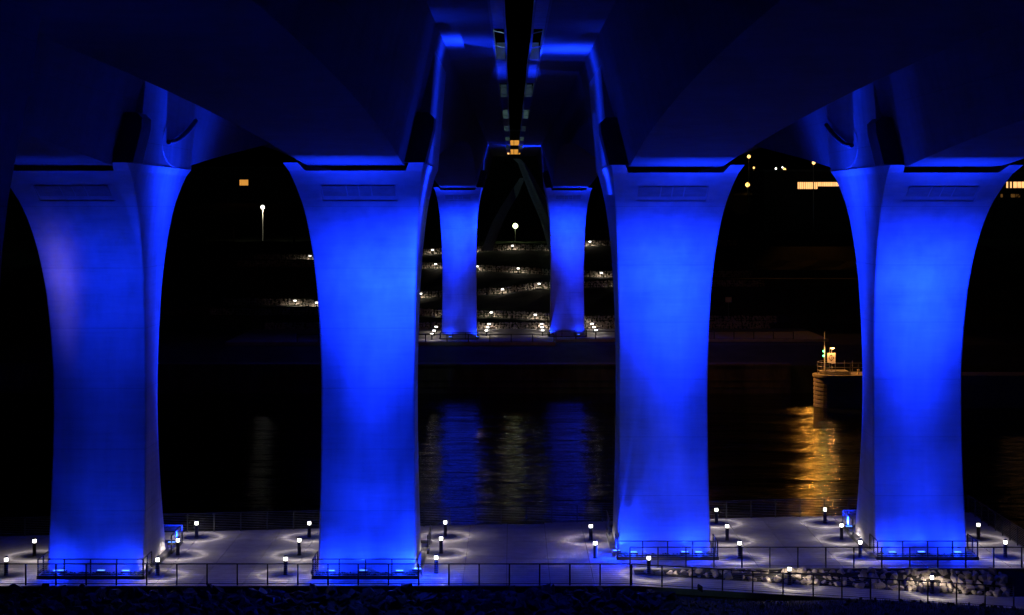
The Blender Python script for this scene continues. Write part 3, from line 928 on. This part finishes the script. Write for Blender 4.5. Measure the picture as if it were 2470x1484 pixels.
# ------------------------------------------------------------------ bollards
def make_bollard(lens_mat, light, fat=1.0):
    t = empty('bollard_lamp', (0, 0, 0))
    q = MB(); q.lathe([(.12, 0), (.12, .03), (.10, .035), (.10, .70), (.085, .715), (.0, .716)], 14); link('post', q.mesh('post', M['post']), t)
    q = MB(); q.lathe([(.085 * fat, .72), (.088 * fat, .80), (.085 * fat, .90)], 14); link('lens', q.mesh('lens', lens_mat), t)
    q = MB(); q.lathe([(.0, .905), (.108 * fat, .905), (.108 * fat, .945), (.06, .975), (.0, .985)], 14); link('cap', q.mesh('cap', M['post']), t)
    o = bpy.data.objects.new('bollard_light', light); col.objects.link(o); o.parent = t; o.location = (0, 0, .865)
    return t
GB = 'bollard lamps on the near terrace'
BN = [(474, 1262, 'rearmost of three lit bollards beside the far left pier, by the river railing'),
      (429, 1303, 'middle of three lit bollards beside the right flank of the far left pier'),
      (380, 1350, 'frontmost of three lit bollards at the right flank of the far left pier'),
      (746, 1262, 'rearmost of three lit bollards left of the pier left of the gap'),
      (722, 1303, 'middle of three lit bollards left of the pier left of the gap'),
      (689, 1348, 'frontmost of three lit bollards left of the pier left of the gap'),
      (83, 1305, 'lit bollard standing just left of the far left pier foot'),
      (15, 1350, 'lit bollard at the extreme left edge of the picture'),
      (1074, 1260, 'rearmost of three lit bollards right of the pier left of the gap'),
      (1064, 1299, 'middle of three lit bollards right of the pier left of the gap'),
      (1052, 1345, 'frontmost of three lit bollards right of the pier left of the gap'),
      (1425, 1269, 'rear lit bollard left of the pier right of the gap'),
      (1436, 1310, 'second lit bollard left of the pier right of the gap'),
      (1565, 1346, 'lit bollard at the top of the ramp before the pier right of the gap'),
      (1728, 1230, 'rearmost lit bollard tucked against the right side of the pier right of the gap'),
      (1754, 1269, 'middle lit bollard right of the pier right of the gap'),
      (1784, 1310, 'frontmost lit bollard right of the pier right of the gap'),
      (1990, 1229, 'rearmost of three lit bollards left of the far right pier, by the river railing'),
      (2030, 1267, 'middle of three lit bollards left of the far right pier'),
      (2075, 1308, 'frontmost of three lit bollards at the left foot of the far right pier'),
      (2360, 1266, 'rear lit bollard to the right of the far right pier'),
      (2425, 1308, 'front lit bollard to the right of the far right pier'),
      (1904, 1364, 'lit bollard on the lower ramp before the left patch of pale rocks'),
      (2248, 1385, 'lit bollard farthest down the ramp before the bright patch of pale rocks')]
bol = make_bollard(M['lens'], LB)
for i, (px_, py_, lab) in enumerate(BN):
    if i < 22: D = (CZ - .81) * F / (py_ - 498); z = 0.0
    else: D = 88.2; z = ramp_z((px_ - 1236) * D / F)
    loc = ((px_ - 1236) * D / F, D, z)
    o = bol if i == 0 else copy_tree(bol, loc)
    o.location = loc; tag(o, lab, 'bollard lamp', GB)
    if i >= 22:
        for ch in o.children:
            if ch.type == 'LIGHT': ch.data = LBR
GFB = 'bollard lamps on the far bank'
bf = make_bollard(M['lensfar'], LBF, 2.4)
c2 = lambda a, b: (980 + a / 4.364, 570 + b / 4.364)
c5 = lambda a, b: (380 + a / 3.298, 350 + b / 3.298)
FBN = [(c2(331, 173), 'A', 'far bank lamp on the top wall left of the left far pier'),
       (c5(1243, 905), 'A', 'far bank lamp on the top wall, in the dark arch beside the left near pier'),
       (c2(1184, 128), 'A', 'far bank lamp on the top wall midway between the two far piers'),
       (c2(2008, 85), 'A', 'far bank lamp on the top wall right of the right far pier'),
       (c2(1650, 135), 'A', 'far bank lamp on the top wall behind the right far pier'),
       (c2(760, 160), 'A', 'far bank lamp on the top wall behind the left far pier'),
       (c2(365, 324), 'B', 'far bank lamp on the second wall left of the left far pier'),
       (c2(808, 348), 'B', 'far bank lamp on the second wall touching the right edge of the left far pier'),
       (c2(1245, 370), 'B', 'far bank lamp on the second wall between the two far piers'),
       (c2(2130, 417), 'B', 'far bank lamp on the second wall right of the right far pier'),
       (c2(205, 638), 'C', 'far bank lamp on the middle wall left of the left far pier'),
       (c2(1077, 592), 'C', 'far bank lamp on the middle wall, left of the two between the far piers'),
       (c2(1467, 533), 'C', 'far bank lamp on the middle wall close left of the right far pier'),
       (c2(1700, 530), 'C', 'far bank lamp on the middle wall behind the right far pier'),
       (c2(2350, 505), 'C', 'far bank lamp on the middle wall behind the right near pier'),
       (c5(1122, 1264), 'C', 'far bank lamp low in the left arch, standing alone in the dark'),
       (c5(1295, 1280), 'C', 'far bank lamp low in the left arch, touching the edge of the near pier'),
       (c2(480, 832), 'D', 'far bank lamp on the lowest wall behind the left far pier'),
       (c2(958, 838), 'D', 'far bank lamp on the lowest wall right of the left far pier'),
       (c2(1427, 862), 'D', 'far bank lamp on the lowest wall left of the right far pier'),
       (c2(1930, 900), 'D', 'far bank lamp on the lowest wall behind the right far pier'),
       (c2(371, 995), None, 'far terrace lamp, rearmost of three left of the left far pier'),
       (c2(348, 1036), None, 'far terrace lamp, middle of three left of the left far pier'),
       (c2(325, 1071), None, 'far terrace lamp, frontmost of three left of the left far pier'),
       (c2(936, 965), None, 'far terrace lamp, rearmost of three right of the left far pier'),
       (c2(918, 1000), None, 'far terrace lamp, middle of three right of the left far pier'),
       (c2(906, 1034), None, 'far terrace lamp, frontmost of three right of the left far pier'),
       (c2(1494, 965), None, 'far terrace lamp, rearmost of three left of the right far pier'),
       (c2(1497, 1000), None, 'far terrace lamp, middle of three left of the right far pier'),
       (c2(1504, 1032), None, 'far terrace lamp, frontmost of three left of the right far pier'),
       (c2(2030, 963), None, 'far terrace lamp, rearmost of three right of the right far pier'),
       (c2(2051, 999), None, 'far terrace lamp, middle of three right of the right far pier'),
       (c2(2072, 1030), None, 'far terrace lamp, frontmost of three right of the right far pier')]
for i, ((sx, sy), row, lab) in enumerate(FBN):
    px_, py_ = sx * .988, sy * .988
    if row is None: D = (CZ - .81) * F / (py_ - 498); z = 0.0
    else: D = DR[row] - .3; z = gz_row(row, (px_ - 1236) * D / F)
    loc = ((px_ - 1236) * D / F, D, z)
    o = bf if i == 0 else copy_tree(bf, loc)
    o.location = loc; tag(o, lab, 'bollard lamp', GFB)

# ------------------------------------------------------------------ guide wall in the river with mast and sign
gw = empty('guide_wall', (40.5, 213.5, -6)); tag(gw, 'round nosed concrete guide wall standing in the river under orange light', 'guide wall')
def stadium(x0, yc, r, x1, n=14):
    pts = []
    for i in range(n + 1):
        th = math.pi / 2 + math.pi * i / n
        pts.append((x0 + r + r * math.cos(th), yc + r * math.sin(th)))
    return pts + [(x1, yc - r), (x1, yc + r)]
XN, YC, RR = 37.5, 214.2, 2.3
mb = MB(); prism_y(mb, stadium(XN + .08, YC, RR - .08, 130), -8, -2.25); mb.build('wall_body', M['fair'], gw, recalc=True)
for i in range(7):
    q = MB(); z = -5.95 + .52 * i; prism_y(q, stadium(XN, YC, RR, 129.9 - i * .01), z, z + .30); q.build('fender_band', M['fair'], gw, recalc=True)
mb = MB(); prism_y(mb, stadium(XN - .12, YC, RR + .12, 130.1), -2.247, -1.95); mb.build('coping', M['fair'], gw, recalc=True)
mb = MB(); prism_y(mb, stadium(XN + .75, YC, RR - .85, XN + 4.2), -1.947, -1.55); mb.build('step', M['fair'], gw, recalc=True)
# railing on it
t = empty('railing', (XN + 1, YC, -1.5)); tag(t, 'rusty curved railing on the rounded nose of the guide wall', 'railing', 'railings on the guide wall')
pts = [Vector((x, y, 0)) for x, y in stadium(XN + .5, YC, RR - .45, XN + 12)]
rl = MB()
for z in (-.45, -1.0, -1.5):
    for a, b in zip(pts, pts[1:]): rl.tube(a + Vector((0, 0, z)), b + Vector((0, 0, z)), .045, 5)
rl.build('handrail', M['steel'], t)
for i in (0, 3, 7, 11, 14):
    q = MB(); q.tube(pts[i] + Vector((0, 0, -1.95)), pts[i] + Vector((0, 0, -.45)), .045, 6); q.build('post', M['steel'], t)
for x in (XN + 4.2, XN + 5.2, XN + 7.5, XN + 9.5, XN + 12):
    for yy in (YC - RR + .45, YC + RR - .45):
        q = MB(); q.tube((x, yy, -1.95), (x, yy, -.45), .045, 6); q.build('post', M['steel'], t)
# signal mast with two green lamps
q0 = P(1989, 905, 213.5); zt = P(1989, 800, 213.5).z
t = empty('signal_mast', (q0.x, 213.5, -1.55)); tag(t, 'thin tall mast with two green signal lamps on the guide wall', 'signal mast')
q = MB(); q.lathe([(.10, 0), (.07, 2.5), (.03, zt + 1.55)], 8, (q0.x, 213.5, -1.55)); q.build('mast', M['signw'], t)
for py_ in (847.5, 858.5):
    g = P(1986.5, py_, 213.2); q = MB(); q.lathe([(0, -.14), (.12, -.08), (.14, 0), (.12, .08), (0, .14)], 10, (g.x, 213.2, g.z)); q.build('signal_lamp', M['green'], t)
    q = MB(); q.tube((g.x, 213.4, g.z + .16), (q0.x, 213.5, g.z + .16), .03, 5); q.build('bracket', M['steel'], t)
g = P(1986.5, 853, 212.8); point('green_light', g, 2, (0.1, 1, .3), t, .1)
# square sign with a diamond
c = P(2005.5, 863.5, 213.0)
t = empty('river_sign', (c.x, 213.3, -1.55)); tag(t, 'square white river sign with a crossed diamond lit by a hooded lamp', 'sign')
q = MB(); q.tube((c.x + .1, 213.3, -1.55), (c.x + .1, 213.3, c.z + 1.2), .05, 6); q.tube((c.x - .15, 213.3, c.z + .4), (c.x - .15, 213.3, c.z + 1.2), .03, 6); q.build('sign_post', M['steel'], t)
q = MB(); q.box(c.x - .5, c.x + .5, 213.05, 213.10, c.z - .62, c.z + .60); q.build('board', M['signw'], t)
q = MB(); d = .34; wv = .035
dm = [Vector((c.x, 213.03, c.z + d * 1.1)), Vector((c.x + d, 213.03, c.z)), Vector((c.x, 213.03, c.z - d * 1.1)), Vector((c.x - d, 213.03, c.z))]
for a, b in zip(dm, dm[1:] + dm[:1]): q.tube(a, b, wv, 4)
q.tube(dm[0], dm[2], wv * .7, 4); q.tube(dm[1], dm[3], wv * .7, 4)
q.build('diamond_mark', M['signk'], t)
q = MB(); q.box(c.x - .25, c.x + .28, 212.3, 213.2, c.z + 1.2, c.z + 1.27); q.build('lamp_hood', M['signw'], t)
ld = bpy.data.lights.new('sign_light', 'POINT'); ld.energy = 220; ld.color = (1.0, .42, .12); ld.shadow_soft_size = .08
lo = bpy.data.objects.new('sign_light', ld); col.objects.link(lo); lo.parent = t; lo.location = Vector((c.x, 212.2, c.z + 1.1)) - t.location
# little bollard on the wall
q0 = P(2071, 905, 214); t = empty('mooring_post', (q0.x, 214, -1.95)); tag(t, 'short yellow mooring post on the guide wall', 'mooring post')
q = MB(); q.lathe([(.22, 0), (.14, .1), (.14, .5), (.22, .55), (.0, .6)], 10, (q0.x, 214, -1.95)); q.build('post_body', M['signw'], t)

# ------------------------------------------------------------------ far lamps
def globe(r, c, n=12):
    mb = MB(); mb.lathe([(0, -r)] + [(r * math.cos(a), r * math.sin(a)) for a in [R(-60), R(-30), 0, R(30), R(60)]] + [(0, r)], n, c); return mb
def street_lamp(px_, py_, D, mat, r, label, group, power=0, color=(1, 1, 1), arm=0.0, base=None, name='street_lamp', aim=None, cone=60):
    q = P(px_, py_, D); bx, by = q.x, D + arm
    zb = far_z(bx, by) if base is None else base
    t = empty(name, (bx, by, zb)); tag(t, label, 'street lamp', group)
    m_ = MB(); m_.lathe([(.16, 0), (.13, .5), (.07, q.z + .5 - zb)], 8, (bx, by, zb)); m_.build('pole', M['rail'] if arm else M['steel'], t)
    if arm:
        m_ = MB(); m_.tube((bx, by, q.z + .45), (q.x, D, q.z + .45), .05, 6); m_.build('arm', M['rail'], t)
    else:
        m_ = MB(); m_.lathe([(.0, q.z + r + .12), (r * .9, q.z + r + .02), (.0, q.z + r + .02)], 10, (bx, by, 0)); m_.build('lamp_cap', M['steel'], t)
    yo = 0 if arm else -.4
    globe(r * .8, (q.x, D + yo, q.z)).build('lamp_globe', mat, t)
    if power and aim: spot_lamp('lamp_light', (q.x, D + yo, q.z), aim, power, color, cone, t)
    elif power: cutoff_light('lamp_light', (q.x, D + yo, q.z), power, color, t)
    return t
GL = 'distant street lamps beyond the river'
street_lamp(1803, 446, 600, M['sodium'], .95, 'bright orange starlike sodium lamp, lowest in the right arch', GL)
street_lamp(1662, 560, 221.5, M['sodium'], .22, 'orange lamp on the river wall added unseen behind the near pier right of the gap', GL, 34000, (1.0, .36, .06), 8.0, -2.1, aim=(16.5, -7.5, -17), cone=26)  # lamp added out of sight to turn the guide wall orange
QL = [o for o in bpy.data.objects if o.get('label', '').startswith('orange lamp on the river wall')][0]
cutoff_light('lamp_light', (P(1662, 560, 221.5).x, 221.1, P(1662, 560, 221.5).z), 900, (1.0, .36, .08), QL)  # wide light of the added lamp, for the river wall
street_lamp(1806, 378, 500, M['amber'], .62, 'amber lamp highest in the right arch beside the pier top', GL)
street_lamp(1818, 405, 500, M['amber'], .36, 'small yellow lamp between the two big amber lamps in the right arch', GL)
street_lamp(1871, 407, 500, M['white'], .34, 'small pale lamp left of the close pair in the right arch', GL)
street_lamp(1887, 404, 505, M['white'], .28, 'smaller upper lamp of the close pair in the right arch', GL)
street_lamp(1892, 409, 500, M['amber'], .52, 'amber lower lamp of the close pair in the right arch', GL)
street_lamp(1927, 417, 500, M['amber'], .42, 'yellow lamp above the left end of the long lit window band', GL)
street_lamp(1962, 393, 370, M['amber'], .46, 'amber lamp high above the long lit window band', GL, 6500, (1.0, .38, .04), aim=(-.16, -1, -.15), cone=26)
street_lamp(1988, 418, 500, M['white'], .46, 'greenish white lamp near the edge of the far right pier', GL)
street_lamp(1902, 451, 480, M['amber'], .18, 'tiny lamp just left of the long lit window band', GL)
street_lamp(634, 500, 352, M['white'], .52, 'white street lamp on a thin pole seen in the left arch', GL, 5000, (1.0, .95, .60), aim=(0, .35, -1), cone=125)
street_lamp(1243, 545, 328, M['greenish'], .62, 'brilliant green white lamp in the middle between the far piers', GL, 50, (.8, 1, .5))

# ------------------------------------------------------------------ far buildings
def building(x0, x1, y0, y1, zt, label, wins, roof=True):
    cx = (x0 + x1) / 2; zb = min(far_z(cx, y0), far_z(x0, y0), far_z(x1, y0)) - .5
    t = empty('building', (cx, (y0 + y1) / 2, zb)); tag(t, label, 'building')
    q = MB(); q.box(x0, x1, y0, y1, zb, zt); q.build('wall', M['wall'], t)
    q = MB(); q.box(x0 - .3, x1 + .3, y0 - .3, y1 + .3, zt + .003, zt + .4); q.build('roof', M['base'], t)
    for (a, b, c_, d_, mat) in wins:
        q = MB(); q.box(a, b, y0 - .04, y0 - .003, c_, d_); f = q.build('window', mat, t)
        q = MB()
        for zz in (c_ - .06, d_ + .005): q.box(a - .05, b + .05, y0 - .09, y0 - .003, zz, zz + .055)
        q.build('frame', M['base'], t).parent = f
        f.children[0].location = f.location * 0
        f.children[0].location = (0, 0, 0)
    return t
def winbox(px0, py0, px1, py1, D, k=.988):
    a = P(px0 * k, py0 * k, D); b = P(px1 * k, py1 * k, D); return a.x, b.x, b.z, a.z
D = 420
W = []
a, b, c_, d_ = winbox(1246, 343, 1269, 355, D); mid = a + (b - a) * .38
W += [(a, mid - .06, c_, d_, M['winamber']), (mid + .06, b, c_, d_, M['winamber'])]
a, b, c_, d_ = winbox(1245, 365, 1270, 377, D); mid = a + (b - a) * .38
W += [(a, mid - .06, c_, d_, M['winamber']), (mid + .06, b, c_, d_, M['winamber'])]
a, b, c_, d_ = winbox(1239, 371, 1243.6, 377, D); W += [(a, b, c_, d_, M['winwarm'])]
building(-16, 14, D, D + 20, 37.2, 'dark building with two stacked amber windows at the end of the deck gap', W)
D = 376
W = []; x = P(1947.6 * .988, 0, D).x; i = 0
_, _, zl, zh = winbox(1947, 445, 2043, 455, D); _, _, zl2, _ = winbox(1947, 445, 2043, 461.5, D)
rnd = random.Random(3)
while x < 92:
    wd = rnd.choice((.28, .34, .42)); low = zl2 if x < P(1993 * .988, 0, D).x else zl
    W.append((x, x + wd, low, zh, M['winwarm'])); x += wd + rnd.choice((.06, .06, .10)); i += 1
building(55, 94, D, D + 18, 26.5, 'long dark building with a bright band of warm windows behind the far right pier', W)
W = []
for sx in (2457, 2466, 2474, 2484, 2494, 2506): 
    a, b, c_, d_ = winbox(sx, 444, sx + (4 if sx < 2470 else 8.6), 459, D); W.append((a, b, c_, d_, M['winwarm']))
for sx in (2443, 2468, 2480):
    a, b, c_, d_ = winbox(sx, 474, sx + (5 if sx < 2450 else 10), 482, D); W.append((a, b, c_, d_, M['windim']))
building(106, 124, D, D + 15, 26.0, 'building with two rows of lit windows at the right edge of the picture', W)
D = 500
a, b, c_, d_ = winbox(585, 439, 606, 453, D)
building(-95, -55, D, D + 20, 30, 'dark distant building with a single amber window in the left arch', [(a, b, c_, d_, M['winamber'])])

# bare tree before the right hand windows
def bare_tree(x, y, h, label, seed):
    zb = far_z(x, y); t = empty('bare_tree', (x, y, zb)); tag(t, label, 'tree', 'bare trees on the far bank')
    rnd = random.Random(seed); tr = MB(); cr = MB()
    tr.tube((x, y, zb), (x + .2, y, zb + h * .4), .22, 7, .15)
    def br(p, d, L, r, k):
        e = p + d * L; (tr if k == 0 else cr).tube(p, e, r, 5, r * .6, cap=False)
        if k < 5:
            for _ in range(3 if k < 4 else 2):
                nd = (d + Vector((rnd.gauss(0, .45), rnd.gauss(0, .45), rnd.gauss(.12, .3)))).normalized(); br(e, nd, L * rnd.uniform(.6, .8), r * .6, k + 1)
    br(Vector((x + .2, y, zb + h * .4)), Vector((0, 0, 1)), h * .17, .14, 0)
    tr.build('trunk', M['bark'], t); cr.build('crown', M['bark'], t)
bare_tree(108.5, 371, 13, 'bare tree before the lit windows at the right edge', 4)
bare_tree(-62, 343, 7.5, 'bare tree on the far bank left of the white street lamp', 8)
bare_tree(-43, 338, 6, 'small bare tree on the far bank right of the white street lamp', 9)
bare_tree(46, 335, 8, 'bare tree on the dark far bank below the amber lamps', 10)

# concrete ramps that cross beyond the far piers
def ribbon(pts, label, D0):
    t = empty('concrete_ramp', (pts[0][0], D0, pts[0][1])); tag(t, label, 'ramp', 'concrete ramps beyond the far piers')
    q = MB(); vs = []
    for (x, z, wd) in pts:
        vs += [(x - wd / 2, D0, z), (x + wd / 2, D0, z), (x + wd / 2, D0 + 1.6, z), (x - wd / 2, D0 + 1.6, z)]
    fs = [(0, 1, 2, 3)]; n = len(pts)
    for k in range(n - 1):
        for i in range(4): fs.append((k*4+i, k*4+(i+1) % 4, k*4+4+(i+1) % 4, k*4+4+i))
    fs.append(tuple((n-1)*4 + i for i in (3, 2, 1, 0)))
    q.add(vs, fs); q.build('ramp_body', M['fair'], t, recalc=True)
ribbon([(0.7, 27.4, 1.2), (1.6, 26.6, 1.3), (3.0, 23.8, 2.0), (4.4, 20.9, 2.6), (6.4, 16.5, 2.9), (8.0, 11.0, 3.0)], 'pale concrete ramp leg leaning right beyond the far piers', 306)
ribbon([(1.8, 24.0, .9), (.2, 21.0, 1.7), (-1.3, 18.6, 1.8), (-2.6, 16.2, 1.9), (-4.6, 11.0, 2.0)], 'dim concrete ramp leg leaning left beyond the far piers', 308)

# small marker sign on the far bank, and marker post in the left arch
q0 = P(1757, 723, 272); t = empty('notice_board', (q0.x, 272, far_z(q0.x, 272))); tag(t, 'small square blank notice board on the dark far bank in the right arch', 'sign')
q = MB(); q.box(q0.x - .5, q0.x + .5, 271.9, 271.95, q0.z - .42, q0.z + .42); q.build('board', M['signw'], t)
q = MB(); q.tube((q0.x, 272, far_z(q0.x, 272) - .1), (q0.x, 272, q0.z), .04, 5); q.build('sign_post', M['steel'], t)
q0 = P(563.5, 570, 343); t = empty('marker_post', (q0.x, 343, far_z(q0.x, 343))); tag(t, 'short pale marker post left of the white street lamp in the left arch', 'post')
q = MB(); q.tube((q0.x, 343, far_z(q0.x, 343)), (q0.x, 343, P(563, 551, 343).z), .12, 8); q.build('post_body', M['signw'], t)
